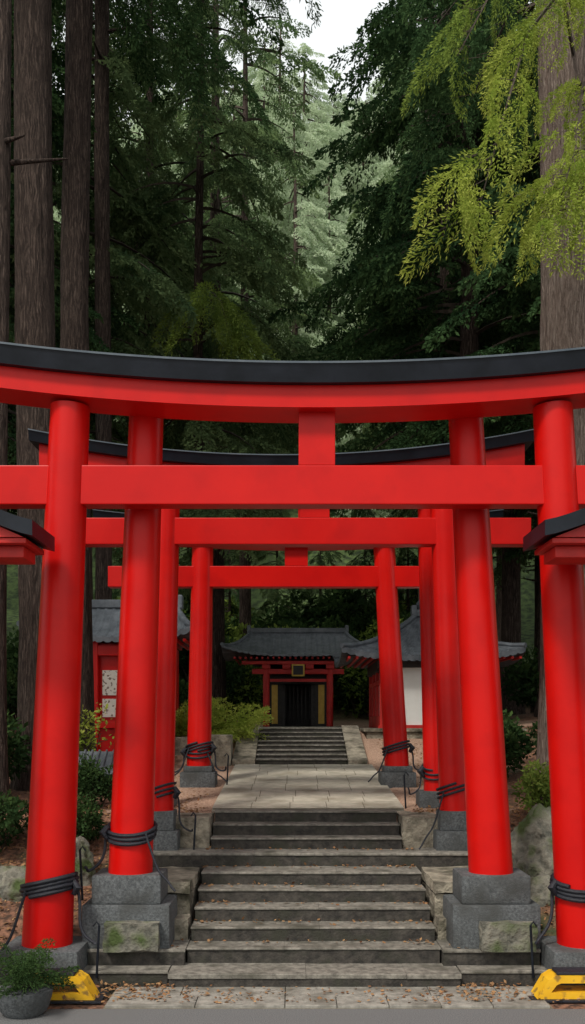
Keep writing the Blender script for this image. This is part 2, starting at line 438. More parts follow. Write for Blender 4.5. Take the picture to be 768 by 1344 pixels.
def side_roof(cx,hw,post):
    b=MB(); z=0.12
    b.tube([(post,10.6,0.05),(post,10.6,4.85)],[0.2,0.17],28)
    b.box(cx-hw*0.80,cx+hw*0.80,10.36,10.84,4.72+z,4.84+z,0.01)
    b.box(cx-hw*0.88,cx+hw*0.88,10.22,10.98,4.845+z,4.90+z,0.01)
    b.obj("post_and_bracket",M['redwood'],g1,True)
    b=MB(); n=15; vs=[]; fs=[]
    for yy in (10.12,11.08):
        for lay in (0.10,-0.06):
            for i in range(n):
                t=-1+2*i/(n-1)
                vs.append((cx+t*hw,yy,4.965+z+0.30*(1-abs(t))**1.25+lay))
    for i in range(n-1):
        fs+=[(i,i+1,2*n+i+1,2*n+i),(n+i,3*n+i,3*n+i+1,n+i+1),(i,n+i,n+i+1,i+1),(2*n+i,2*n+i+1,3*n+i+1,3*n+i)]
    fs+=[(0,2*n,3*n,n),(n-1,2*n-1,4*n-1,3*n-1)]
    b.add(vs,fs); b.box(cx-0.07,cx+0.07,10.06,11.14,5.32+z,5.44+z,0.02)
    b.obj("small_roof",M['black'],g1)
    b=MB()
    vs=[(cx-hw*0.85,y,4.905+z) for y in (10.2,11.0)]+[(cx+hw*0.85,y,4.905+z) for y in (10.2,11.0)]+[(cx,y,5.19+z) for y in (10.2,11.0)]
    b.add(vs,[(0,2,4),(1,5,3),(0,1,3,2)]); b.obj("gable_board",M['redwood'],g1)
side_roof(-3.42,0.76,-3.5); side_roof(3.42,0.84,3.62)

g2=torii(14.25,1.84,6.6,-1.92,-1.80,2.33,2.16,0.21,0.185,(5.66,6.04),3.2,(6.36,6.72,6.87),3.55,0.36,0.32,ks=0.26,kcx=-0.15)
b=MB()
for cx in (-1.92,2.33):
    b.box(cx-0.30,cx+0.30,13.95,14.55,1.25,1.58,0.02); b.box(cx-0.235,cx+0.235,14.02,14.48,1.582,1.86,0.02)
b.obj("granite_bases",M['granite'],g2,True)
g3=torii(15.75,2.02,6.6,-2.13,-2.03,2.26,2.14,0.17,0.15,(5.95,6.20),2.7,(6.62,6.86,6.98),2.9,0.05,0.3,ks=0.22)
b=MB()
for cx in (-2.13,2.26): b.box(cx-0.27,cx+0.27,15.48,16.02,1.6,2.04,0.02)
b.obj("granite_bases",M['granite'],g3,True)
g4=torii(18.2,2.3,6.4,-1.72,-1.65,1.92,1.68,0.225,0.195,(5.60,5.98),3.47,(6.32,6.62,6.74),3.7,0.22,0.07,ks=0.24)
b=MB()
for cx in (-1.72,1.92): 
    b.box(cx-0.32,cx+0.32,17.9,18.5,1.8,2.22,0.02); b.box(cx-0.26,cx+0.26,17.95,18.45,2.222,2.33,0.02)
b.obj("granite_bases",M['granite'],g4,True)

# ------------------------------------------------------------------ ropes & stakes
def rope(px,py,z,r,ground,side,turns=3.4,th=0.022):
    e=empty("rope_binding")
    pts=[]
    n=int(turns*20); ph=random.uniform(0,6)
    for i in range(n):
        t=i/(n-1); a=ph+t*turns*2*math.pi
        rr=r+th*0.9+0.008*math.sin(a*1.7)
        pts.append((px+rr*math.cos(a),py+rr*math.sin(a),z+0.16*(t-0.5)+0.065*math.sin(a+1+side)))
    ex=px+side*(r+0.30); ey=py-0.2
    start=Vector((px+side*(r+0.02),py-0.06,z))
    tail=[]
    for i in range(14):
        t=i/13; q=start.lerp(Vector((ex,ey,ground+0.30)),t); q.z-=0.22*math.sin(math.pi*t)
        q.x+=0.03*math.sin(t*9+side); tail.append(q)
    b=MB(); b.tube(pts,th,8); b.tube(tail,th*0.75,8)
    tail2=[Vector((px-side*(r+0.02)*0.7,py-r*0.8,z))]
    for i in range(1,12):
        t=i/11; tail2.append(Vector((px-side*(r*0.7+0.38*t),py-r*0.8-0.12*t,lerp(z,ground+0.05,t)-0.12*math.sin(math.pi*t)+0.02*math.sin(t*11))))
    b.tube(tail2,th*0.65,8)
    b.tube([start+Vector((0,-.04,.07)),start+Vector((side*.05,-.07,0)),start+Vector((0,-.05,-.08))],[0.03,0.05,0.03],8)
    b.obj("rope",M['rope'],e,True)
    b=MB()
    b.tube([(ex,ey,ground-0.1),(ex+side*0.03,ey,ground+0.5)],0.014,10)
    b.tube([(ex+side*0.03,ey,ground+0.5),(ex+side*0.0,ey,ground+0.54),(ex-side*0.04,ey,ground+0.49)],0.011,8)
    b.obj("iron_stake",M['black'],e,True)
def px_at(x0,x1,z0,z1,z): return lerp(x0,x1,(z-z0)/(z1-z0))
rope(px_at(-2.85,-2.58,.53,6.78,1.22),11.5,1.22,0.285,0.3,1,3.4,0.026)
rope(px_at(3.37,3.02,.53,6.78,1.22),11.5,1.22,0.285,0.3,-1,3.4,0.026)
rope(-1.94,11.98,1.80,0.258,1.1,-1,3.2,0.024)
rope(2.31,14.25,2.15,0.205,1.3,1,2.6,0.018); rope(-1.91,14.25,2.12,0.205,1.3,1,2.4,0.018)
rope(2.25,15.75,2.35,0.168,1.8,-1,2.2,0.016)
rope(-1.715,18.2,2.66,0.22,2.02,1,3,0.02); rope(1.90,18.2,2.66,0.22,2.02,1,3,0.02)
rope(-1.715,18.2,2.58,0.22,2.02,-1,2,0.02)

# ------------------------------------------------------------------ yellow feet
def yellow_foot(cx,y,z0):
    e=empty("yellow_bracket")
    b=MB(); D=0.30
    out=[(-0.42,0),(0.42,0),(0.30,0.2),(0.22,0.25),(-0.22,0.25),(-0.30,0.2)]
    inn=[(-0.27,0.07),(0.27,0.07),(0.21,0.15),(0.16,0.17),(-0.16,0.17),(-0.21,0.15)]
    vs=[(cx+x,y,z0+z) for x,z in out]+[(cx+x,y,z0+z) for x,z in inn]+[(cx+x,y+D,z0+z) for x,z in out]+[(cx+x,y+D,z0+z) for x,z in inn]
    fs=[]
    for k in range(6):
        k2=(k+1)%6
        fs+=[(k,k2,6+k2,6+k),(12+k,18+k,18+k2,12+k2),(k,12+k,12+k2,k2),(6+k,6+k2,18+k2,18+k)]
    b.add(vs,fs); b.obj("frame",M['yellow'],e)
    b=MB(); b.box(cx-0.5,cx+0.5,y-0.04,y+D+0.03,z0-0.03,z0-0.002,0.008); b.box(cx-0.2,cx+0.2,y+0.02,y+D-0.04,z0+0.252,z0+0.285,0.01)
    b.obj("rubber_pads",M['rope'],e)
yellow_foot(-2.55,10.64,0.13); yellow_foot(3.06,10.68,0.13)

# ------------------------------------------------------------------ roofs
def tiled_roof(cx,cy,hx,hy,ze,zr,rx,lift,pitch=0.16,name="tiled_roof",parent=None,ribs=True,sag=1.5,thick=0.09,mat='tile'):
    e=MB()
    nys=14
    for face in range(4):
        along_x = face<2
        sgn=-1 if face%2==0 else 1
        L=hx if along_x else hy
        n=max(int(2*L/pitch)*6,24); vs=[]; fs=[]
        for j in range(nys+1):
            v=j/nys
            for i in range(n+1):
                u=-1+2*i/n
                if along_x:
                    x=cx+u*lerp(hx,rx,v); y=cy+sgn*hy*(1-v)
                    d=u
                else:
                    y=cy+u*hy*(1-v); x=cx+sgn*lerp(hx,rx,v); d=u
                z=lerp(ze,zr,v**sag)
                z+=lift*abs(d)**3*(1-v)**1.5
                s=(x if along_x else y)/pitch
                if ribs: z+=0.035*max(0,math.cos(2*math.pi*s))**1.5
                vs.append((x,y,z))
        W=n+1
        for j in range(nys):
            for i in range(n): fs.append((j*W+i,j*W+i+1,(j+1)*W+i+1,(j+1)*W+i))
        base=len(vs)
        for i in range(W): x,y,z=vs[i]; vs.append((x,y,z-thick))
        for i in range(n): fs.append((i,base+i,base+i+1,i+1))
        b2=len(vs)
        for i in range(W):
            x,y,z=vs[base+i]; vs.append((cx+(x-cx)*0.6,cy+(y-cy)*0.6,ze-0.02+thick))
        for i in range(n): fs.append((base+i,b2+i,b2+i+1,base+i+1))
        e.add(vs,fs)
    if rx>0.05:
        e.box(cx-rx-0.08,cx+rx+0.08,cy-0.11,cy+0.11,zr-0.03,zr+0.16,0.02)
        for sx in (-1,1): e.box(cx+sx*(rx+0.1)-0.07,cx+sx*(rx+0.1)+0.07,cy-0.15,cy+0.15,zr-0.05,zr+0.27,0.03)
    for sx in (-1,1):
        for sy in (-1,1):
            pts=[]
            for k in range(9):
                v=k/8; pts.append((cx+sx*lerp(hx,rx,v),cy+sy*hy*(1-v),lerp(ze,zr,v**sag)+lift*(1-v)**1.5+0.04))
            e.tube(pts,0.065,8)
    return e.obj(name,M[mat],parent)

sh=empty("shrine_hall")
cx=0.22; CY=40.5
tiled_roof(cx,CY,2.95,2.4,5.78,6.85,1.9,0.35,0.24,"roof",sh,mat='tileL')
b=MB()
for x in (cx-1.25,cx+1.25):
    b.tube([(x,38.9,2.98),(x,38.9,5.3)],0.13,20); b.tube([(x,41.8,2.98),(x,41.8,5.3)],0.13,20)
b.box(cx-1.8,cx+1.8,38.8,39.0,5.05,5.25,0.01); b.box(cx-1.12,cx+1.12,38.84,38.96,4.75,4.86)
b.box(cx-2.2,cx+2.2,38.6,38.8,5.42,5.55,0.01)
for i in range(24): b.box(cx-2.5+i*0.215,cx-2.42+i*0.215,38.25,42.7,5.62,5.69)
for x in (-1.25,-0.45,0.45,1.25): b.box(cx+x-0.16,cx+x+0.16,38.65,38.95,5.25,5.42,0.01)
b.obj("red_frame",M['redwood'],sh,True)
b=MB()
b.box(cx-1.2,cx-0.72,39.5,39.6,2.98,5.05); b.box(cx+0.72,cx+1.2,39.5,39.6,2.98,5.05); b.box(cx-0.72,cx+0.72,39.5,39.6,4.7,5.05)
b.box(cx-1.25,cx+1.25,41.9,42.0,2.98,5.6); b.box(cx-1.3,cx-1.2,39.6,41.9,2.98,5.6); b.box(cx+1.2,cx+1.3,39.6,41.9,2.98,5.6)
b.box(cx-1.9,cx+1.9,39.0,42.4,5.56,5.61)
for s in (-1,1): b.box(cx+s*0.62-0.1,cx+s*0.62+0.1,39.62,39.66,3.0,4.7)
for i in range(7): b.box(cx-0.5+i*0.16,cx-0.47+i*0.16,39.9,39.94,3.3,4.6)
b.obj("dark_walls",M['darkwood'],sh)
b=MB()
for s in (-1,1): b.box(cx+s*0.93-0.12,cx+s*0.93+0.12,39.45,39.497,3.1,4.65)
b.box(cx-0.25,cx+0.25,38.52,38.56,4.95,5.42,0.01)
b.obj("gilded_panels",M['gold'],sh)
b=MB(); b.box(cx-0.19,cx+0.19,38.50,38.518,5.01,5.36); b.obj("plaque",M['darkwood'],sh)
b=MB(); b.box(cx-2.2,cx+2.2,38.3,42.9,2.6,2.99,0.02); b.obj("stone_plinth",M['cheek'],sh)

rh=empty("shrine_pavilion")
tiled_roof(3.45,26.4,2.25,2.2,4.76,5.98,0.12,0.22,0.19,"roof",rh,thick=0.13)
b=MB(); prof=[(0,0.11),(0.06,0.13),(0.09,0.08),(0.16,0.15),(0.26,0.17),(0.36,0.1),(0.46,0.03),(0.52,0.0)]
b.tube([(3.45,26.4,6.02+z) for z,r in prof],[max(r,0.004) for z,r in prof],20); b.obj("finial",M['tile'],rh,True)
b=MB(); b.box(2.25,4.9,24.7,28,2.92,4.75); b.obj("plaster_walls",M['white'],rh)
b=MB()
for x in (2.24,3.75,4.9):
    b.box(x-0.07,x+0.07,24.62,24.76,2.92,4.74,0.01)
for y in (25.8,26.9,28.0): b.box(2.17,2.31,y-0.07,y+0.07,2.92,4.74,0.01)
b.box(2.14,5.0,24.64,24.72,2.94,3.07); b.box(2.18,2.248,24.8,28,2.95,3.3)
b.box(2.18,2.248,24.78,28,4.1,4.2)
for i in range(22): b.box(1.36+i*0.2,1.42+i*0.2,24.25,28.5,4.70,4.76)
b.obj("red_posts",M['redwood'],rh)
b=MB(); b.box(2.1,5.05,24.58,24.77,4.5,4.68,0.01); b.box(2.12,2.3,24.78,28.05,4.42,4.68); b.box(1.4,5.5,24.3,28.5,4.765,4.79); b.obj("dark_beams",M['darkwood'],rh)
b=MB(); b.box(1.78,5.6,23.9,28.6,1.9,2.9,0.03); b.box(1.72,5.66,23.84,28.65,2.902,2.99,0.02)
b.obj("stone_base",M['cheek'],rh)

# left office: red timber, white notice panels, dark tile roof
lh=empty("shrine_office")
tiled_roof(-4.1,23.3,1.95,1.42,5.02,5.85,1.35,0.26,0.19,"roof",lh,thick=0.12,mat='tileL')
b=MB()
for x in (-5.4,-4.40,-3.72,-2.85): b.box(x-0.06,x+0.06,22.05,22.2,2.2,4.95,0.01)
b.box(-5.4,-2.8,22.07,22.18,4.62,4.85,0.01); b.box(-5.4,-2.8,22.07,22.18,3.0,3.14,0.01)
for i in range(19): b.box(-5.85+i*0.19,-5.79+i*0.19,21.95,24.7,4.93,4.99)
b.box(-5.3,-2.92,22.2,24.4,2.2,2.99); b.box(-2.92,-2.8,22.22,24.4,2.3,4.9)
b.box(-5.3,-2.93,22.25,24.3,3.0,4.9)
b.obj("red_timber",M['red'],lh)
b=MB()
for x0,x1 in ((-4.26,-3.90),(-3.62,-3.05),(-5.2,-4.6)):
    b.box(x0,x1,22.20,22.245,3.25,3.66); b.box(x0,x1,22.20,22.245,3.74,4.3)
b.obj("notice_sheets",M['paper'],lh)

hk=empty("wayside_shrine")
b=MB(); 
vs=[(-3.75,16.6,2.2),(-2.95,16.6,2.2),(-3.75,17.2,2.62),(-2.95,17.2,2.62),(-3.75,17.8,2.2),(-2.95,17.8,2.2)]
vs+= [(x,y,z-0.06) for x,y,z in vs]
b.add(vs,[(0,1,3,2),(2,3,5,4),(6,8,9,7),(8,10,11,9),(0,6,7,1),(4,5,11,10),(0,2,8,6),(2,4,10,8),(1,7,9,3),(3,9,11,5)])
for i in range(7): b.tube([(-3.72+i*0.124,16.6,2.22),(-3.72+i*0.124,17.2,2.64)],0.02,6)
b.obj("roof",M['tile'],hk)
b=MB(); b.box(-3.6,-3.1,16.9,17.5,1.6,2.3,0.01); b.obj("cabinet",M['darkwood'],hk)

# ------------------------------------------------------------------ foliage
def frond_template(L=2.0,nt=15,nl=8,ll=0.17,lw=0.04,sub=0.62,droop=0.16,hang=0.5,seed=1):
    r=np.random.default_rng(seed); Q=[];T=[]
    for i in range(nt):
        t=(i+0.6)/nt
        bx=np.array([L*t,0,-droop*(L*t)**2/ max(L,1)])
        sl=sub*(math.sin(math.pi*min(1,(t*0.85+0.12)))**0.7)*L*0.5
        for s in (-1,1):
            a=math.radians(r.uniform(38,68))
            d=np.array([math.cos(a),s*math.sin(a),r.uniform(-0.25,0.05)])
            for k in range(nl):
                q=(k+0.5)/nl
                c=bx+d*sl*q+np.array([0,0,-hang*sl*q*q])+r.normal(0,0.015,3)
                ld=d*0.6+np.array([0.3,0,-0.5*q])+r.normal(0,0.38,3); ld/=np.linalg.norm(ld)
                sd=np.cross(ld,r.normal(0,1,3)); sd/=np.linalg.norm(sd)+1e-9
                l=ll*r.uniform(0.6,1.3); w=lw*r.uniform(0.7,1.3)
                Q.append([c,c+ld*l*0.45+sd*w,c+ld*l,c+ld*l*0.45-sd*w])
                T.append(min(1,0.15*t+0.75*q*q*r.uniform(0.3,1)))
    return np.array(Q),np.array(T)

def mesh_from_quads(name,Q,T,extra=None):
    n=len(Q); v=Q.reshape(-1,3).astype(np.float32)
    loops=np.arange(n*4,dtype=np.int32); ls=np.arange(0,n*4,4,dtype=np.int32); 
    me=bpy.data.meshes.new(name)
    tip=np.repeat(T,4).astype(np.float32); mi=np.zeros(n,dtype=np.int32)
    if extra is not None and len(extra):
        E=np.array(extra).reshape(-1,3).astype(np.float32); m=len(E)//4
        v=np.vstack([v,E]); loops=np.arange((n+m)*4,dtype=np.int32); ls=np.arange(0,(n+m)*4,4,dtype=np.int32)
        tip=np.concatenate([tip,np.zeros(m*4,dtype=np.float32)]); mi=np.concatenate([mi,np.ones(m,dtype=np.int32)])
    me.vertices.add(len(v)); me.vertices.foreach_set("co",v.ravel())
    me.loops.add(len(loops)); me.loops.foreach_set("vertex_index",loops)
    me.polygons.add(len(ls)); me.polygons.foreach_set("loop_start",ls)
    me.polygons.foreach_set("material_index",mi)
    a=me.attributes.new("tip",'FLOAT','POINT'); a.data.foreach_set("value",tip)
    me.update(calc_edges=True); me.validate()
    return me

def rotm(az,pitch,roll):
    return np.array(Matrix.Rotation(az,3,'Z')@Matrix.Rotation(-pitch,3,'Y')@Matrix.Rotation(roll,3,'X'))

def stick(p,q,r0,r1):
    p=np.array(p);q=np.array(q); d=q-p; d=d/(np.linalg.norm(d)+1e-9)
    u=np.cross(d,[0.3,0.2,1.0]); u/=np.linalg.norm(u)+1e-9; w=np.cross(d,u)
    out=[]; A=[]
    for k in range(3):
        a=2*math.pi*k/3; A.append(u*math.cos(a)+w*math.sin(a))
    for k in range(3):
        k2=(k+1)%3
        out.append([p+A[k]*r0,p+A[k2]*r0,q+A[k2]*r1,q+A[k]*r1])
    return out

TPL=[frond_template(seed=s) for s in range(4)]
TPLfine=[frond_template(L=1.0,nt=16,nl=9,ll=0.085,lw=0.016,sub=0.75,droop=0.35,hang=0.7,seed=20+s) for s in range(3)]
TPLhang=[frond_template(L=1.0,nt=20,nl=12,ll=0.075,lw=0.010,sub=0.55,droop=0.75,hang=0.9,seed=30+s) for s in range(4)]

def crown_mesh(name,seed,H,z0,rmax,nb,mats,top=0.5,asym=None,sc=1.0,leafdown=-0.25):
    r=np.random.default_rng(seed); Qs=[];Ts=[];st=[]
    for b_ in range(nb):
        t=(b_+r.uniform(0,1))/nb
        z=z0+(H-z0)*t
        prof=(0.55+0.45*min(1,t/0.15))*(1-t)**0.55
        az=r.uniform(0,2*math.pi)
        L=max(0.6,rmax*prof*r.uniform(0.6,1.2))
        rise=r.uniform(-0.05,0.3); 
        nseg=6; P=[]
        for k in range(nseg+1):
            s=k/nseg
            P.append(np.array([math.cos(az)*L*s,math.sin(az)*L*s,z+L*(rise*s-0.5*s*s)]))
        for k in range(nseg): st+=stick(P[k],P[k+1],0.05*(1-k/nseg)+0.012,0.05*(1-(k+1)/nseg)+0.012)
        nf=max(3,int(L*2.2))
        for f in range(nf):
            s=0.3+0.7*(f+r.uniform(0,1))/nf; s=min(s,1)
            k=min(int(s*nseg),nseg-1); p=P[k]+(P[k+1]-P[k])*(s*nseg-k)
            Q,T=TPL[r.integers(0,4)]
            side=r.uniform(-1,1)*1.25*(1.15-s)
            scl=sc*r.uniform(0.55,0.95)*(0.7 if L<1.5 else 1)
            R=rotm(az+side,leafdown+r.uniform(-0.55,0.1),r.uniform(-0.5,0.5))
            Qs.append((Q*scl)@R.T+p+np.array([0,0,r.uniform(-.15,.1)])); Ts.append(T*r.uniform(0.5,1.2))
    me=mesh_from_quads(name,np.concatenate(Qs),np.clip(np.concatenate(Ts),0,1),st)
    for m in mats: me.materials.append(m)
    return me

def trunk_mesh(name,H,r0,r1,seed,mat,lean=(0,0),seg=48,rings=90):
    vs=[];fs=[]
    for j in range(rings+1):
        t=j/rings; z=-0.6+(H+0.6)*t
        R=lerp(r0,r1,t)*(1+0.45*math.exp(-max(z,0)/0.5))
        for k in range(seg):
            a=2*math.pi*k/seg
            rr=R*(1+0.07*mnoise.noise(Vector((math.cos(a)*3+seed,math.sin(a)*3,z*0.35)))+0.08*mnoise.noise(Vector((math.cos(a)*9,math.sin(a)*9+seed,z*0.9))))
            vs.append((rr*math.cos(a)+lean[0]*z+0.06*math.sin(z*0.3+seed),rr*math.sin(a)+lean[1]*z,z))
    for j in range(rings):
        for k in range(seg):
            k2=(k+1)%seg; fs.append((j*seg+k,j*seg+k2,(j+1)*seg+k2,(j+1)*seg+k))
    rs=random.Random(seed)
    for i in range(rs.randint(5,9)):
        z=rs.uniform(4,H*0.75); a=rs.uniform(0,6.28); R=lerp(r0,r1,z/H)*0.9; l=rs.uniform(0.15,0.9)
        base=len(vs); c=Vector((lean[0]*z+0.06*math.sin(z*0.3+seed)+R*math.cos(a),R*math.sin(a),z)); d=Vector((math.cos(a),math.sin(a),rs.uniform(-.3,.25)))
        for q,rad in ((0,0.045),(0.5,0.03),(1,0.012)):
            for k in range(6):
                b_=2*math.pi*k/6; vs.append(tuple(c+d*l*q+Vector((-math.sin(a)*math.cos(b_),math.cos(a)*math.cos(b_),math.sin(b_)))*rad))
        for q in range(2):
            for k in range(6): fs.append((base+q*6+k,base+q*6+(k+1)%6,base+(q+1)*6+(k+1)%6,base+(q+1)*6+k))
    me=bpy.data.meshes.new(name); me.from_pydata(vs,[],fs); me.materials.append(mat)
    me.polygons.foreach_set("use_smooth",[True]*len(me.polygons)); return me

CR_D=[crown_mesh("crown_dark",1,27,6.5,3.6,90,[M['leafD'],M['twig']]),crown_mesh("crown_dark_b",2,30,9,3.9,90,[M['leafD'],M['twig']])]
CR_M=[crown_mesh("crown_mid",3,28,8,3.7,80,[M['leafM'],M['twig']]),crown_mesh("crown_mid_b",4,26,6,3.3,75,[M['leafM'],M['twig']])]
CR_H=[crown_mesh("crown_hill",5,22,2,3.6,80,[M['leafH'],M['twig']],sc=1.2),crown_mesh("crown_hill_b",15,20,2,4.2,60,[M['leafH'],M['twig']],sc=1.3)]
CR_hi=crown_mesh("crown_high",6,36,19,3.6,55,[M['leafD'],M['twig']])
TR={}
for key,(H,a,bb,mt) in dict(a=(28,0.34,0.06,'bark'),b=(28,0.24,0.05,'bark'),h=(21,0.25,0.05,'bark')).items():
    TR[key]=trunk_mesh("trunk_"+key,H,a,bb,len(key)+ord(key[0])%7,M[mt],seg=24,rings=40)

def tree(x,y,trunk,crown,sc=1.0,rot=None,zoff=0,name="cedar_tree"):
    e=empty(name,(x,y,hgt(x,y)+zoff)); rot=random.uniform(0,6.28) if rot is None else rot
    e.rotation_euler=(0,0,rot); e.scale=(sc,sc,sc)
    for nm,me in (("trunk",trunk),("crown",crown)):
        if me is None: continue
        o=bpy.data.objects.new(nm,me); COL.objects.link(o); o.parent=e
    return e

t1=trunk_mesh("trunk_big1",36,0.36,0.24,1,M['bark']); tree(-4.45,17.2,t1,CR_hi,rot=0)
t2=trunk_mesh("trunk_big2",36,0.29,0.19,2,M['bark'],lean=(0.004,0)); tree(-4.20,19.2,t2,CR_hi,rot=0)
t3=trunk_mesh("trunk_big3",38,0.22,0.15,3,M['bark']); tree(-4.98,26.0,t3,CR_hi,rot=2.2)
t4=trunk_mesh("trunk_big4",32,0.15,0.11,4,M['bark']); tree(-4.44,15.0,t4,CR_hi,rot=1)
t5=trunk_mesh("trunk_big5",36,0.44,0.30,5,M['barkL'],lean=(-0.016,0)); big=tree(4.42,15.6,t5,CR_hi,rot=0)
for (x,y,tk,cr,s) in ((-4.9,34,'a',CR_M[0],1.0),(-2.9,31,'b',CR_M[1],0.98),(-6.2,29,'a',CR_M[0],1.05),(-3.2,41,'a',CR_M[1],1.25),
                      (-8.5,26,'a',CR_D[0],1.0),(-7.6,36,'a',CR_M[0],1.15),(-2.4,50,'b',CR_M[0],1.4),(-10,31,'a',CR_D[1],1.0)):
    tree(x,y,TR[tk],cr,s)
for (x,y,tk,cr,s) in ((4.7,26.5,'a',CR_D[0],1.05),(6.3,23.5,'a',CR_D[1],1.0),(5.2,33,'a',CR_D[1],1.1),(7.6,29,'a',CR_D[0],1.1),
                      (5.9,42,'a',CR_M[1],1.2),(8.4,38,'a',CR_D[1],1.2),(6.8,52,'b',CR_M[0],1.3),(9.0,22,'a',CR_D[0],1.0)):
    tree(x,y,TR[tk],cr,s)
for i in range(26):
    y=random.uniform(30,62); s=random.choice((-1,1)); x=0.8+s*random.uniform(9,24)
    tree(x,y,TR['a'],random.choice(CR_D+CR_M),random.uniform(0.9,1.25))
for i in range(8):
    y=random.uniform(14,30); s=random.choice((-1,1)); x=s*random.uniform(9.5,20)
    tree(x,y,TR['a'],random.choice(CR_D),random.uniform(0.9,1.2))
# unseen trees flanking the viewpoint, added to darken the sides
for (x,y) in ((-15.5,5),(12.5,9),(11.5,2)):
    tree(x,y,TR['a'],random.choice(CR_D),random.uniform(0.85,1.0))
for x in (-6,-3.4,-0.9,1.6,4.0,6.4,-8.5,9.5): tree(x,random.uniform(53,59),TR['h'],CR_D[0] if abs(x)>3 else CR_M[1],random.uniform(0.42,0.55),zoff=-2.2)
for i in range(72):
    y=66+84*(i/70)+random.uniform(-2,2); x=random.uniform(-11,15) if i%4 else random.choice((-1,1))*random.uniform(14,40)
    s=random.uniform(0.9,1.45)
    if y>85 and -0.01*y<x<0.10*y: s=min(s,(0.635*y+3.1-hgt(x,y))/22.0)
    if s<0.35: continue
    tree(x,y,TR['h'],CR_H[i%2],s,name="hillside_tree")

def spray_bough(path,parent,mats,n,sc,seed,name="drooping_bough",tpl=TPLhang,down=-1.0,spread=0.25):
    r=np.random.default_rng(seed); P=[np.array(p,float) for p in path]; Qs=[];Ts=[];st=[]
    D=[]
    for i in range(len(P)-1):
        for k in range(6): D.append(P[i]+(P[i+1]-P[i])*k/6)
    D.append(P[-1]); m=len(D)
    for i in range(m-1): st+=stick(D[i],D[i+1],0.03*(1-i/m)+0.006,0.03*(1-(i+1)/m)+0.006)
    for i in range(n):
        s=(0.12+0.88*(i+r.uniform(0,1))/n)*(m-1); k=min(int(s),m-2); p=D[k]+(D[k+1]-D[k])*(s-k)
        d=D[k+1]-D[k]; az=math.atan2(d[1],d[0])+r.uniform(-1.7,1.7)
        off=np.array([math.cos(az),math.sin(az),-0.25])*r.uniform(0.05,spread+0.1)
        st+=stick(p,p+off,0.008,0.004); p=p+off
        Q,T=tpl[r.integers(0,len(tpl))]; scl=sc*r.uniform(0.5,1.2)
        R=rotm(az,down*r.uniform(0.15,1.0),r.uniform(-0.8,0.8))
        Qs.append((Q*scl)@R.T+p); Ts.append(T)
    me=mesh_from_quads(name,np.concatenate(Qs),np.clip(np.concatenate(Ts),0,1),st)
    for mm in mats: me.materials.append(mm)
    o=bpy.data.objects.new(name,me); COL.objects.link(o)
    if parent:
        o.parent=parent; o.matrix_parent_inverse=Matrix.Translation(-Vector(parent.location))
    return o
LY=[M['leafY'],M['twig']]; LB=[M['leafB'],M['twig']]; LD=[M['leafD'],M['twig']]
spray_bough([(4.35,15.3,12.9),(4.0,13.6,11.9),(3.6,12.6,10.4),(3.35,12.3,9.7)],big,LY,20,0.9,1)
spray_bough([(4.35,15.3,13.4),(3.7,13.6,13.2),(3.0,12.6,11.9),(2.55,12.2,10.4),(2.25,12.1,9.3)],big,LY,30,0.8,2)
spray_bough([(4.35,15.3,14.0),(3.6,13.5,14.0),(2.7,12.8,12.8),(2.1,12.6,11.6)],big,LB,18,0.85,3)
spray_bough([(4.4,15.3,11.0),(4.1,13.6,10.8),(3.5,12.7,10.0),(3.1,12.3,9.2)],big,LY,28,0.75,4)
b5=spray_bough([(0,0,0),(0.5,-3,0.9),(1.0,-4,0),(1.3,-4.2,-1.2)],None,LB,26,1.5,5,name="lit_bough")
par=[o for o in COL.objects if o.name.startswith("cedar_tree") and abs(o.location.x+2.9)<.01 and abs(o.location.y-31)<.01][0]
b5.location=(-2.95,31,14.6); b5.parent=par; b5.matrix_parent_inverse=(Matrix.Translation(par.location)@Matrix.Rotation(par.rotation_euler.z,4,'Z')@Matrix.Scale(par.scale.x,4)).inverted()
tl=[o for o in COL.objects if o.name.startswith("cedar_tree") and abs(o.location.x+4.20)<.01 and abs(o.location.y-19.2)<.01][0]
for i,(z,xe,ze) in enumerate(((19.4,-1.2,18.2),(18.0,-2.2,16.6),(20.2,0.0,19.1))):
    spray_bough([(-4.1,19.2,z),(lerp(-4.1,xe,.5),19.6,z+0.3),(xe,20.0,ze)],tl,LD,22,1.5,50+i,spread=0.5)
for i,(z,xe,ze) in enumerate(((15.6,2.4,15.0),(14.6,2.9,13.4))):
    spray_bough([(4.2,15.6,z),(lerp(4.2,xe,.5),16.4,z+0.2),(xe,17.0,ze)],big,LD,18,1.2,60+i,spread=0.5)

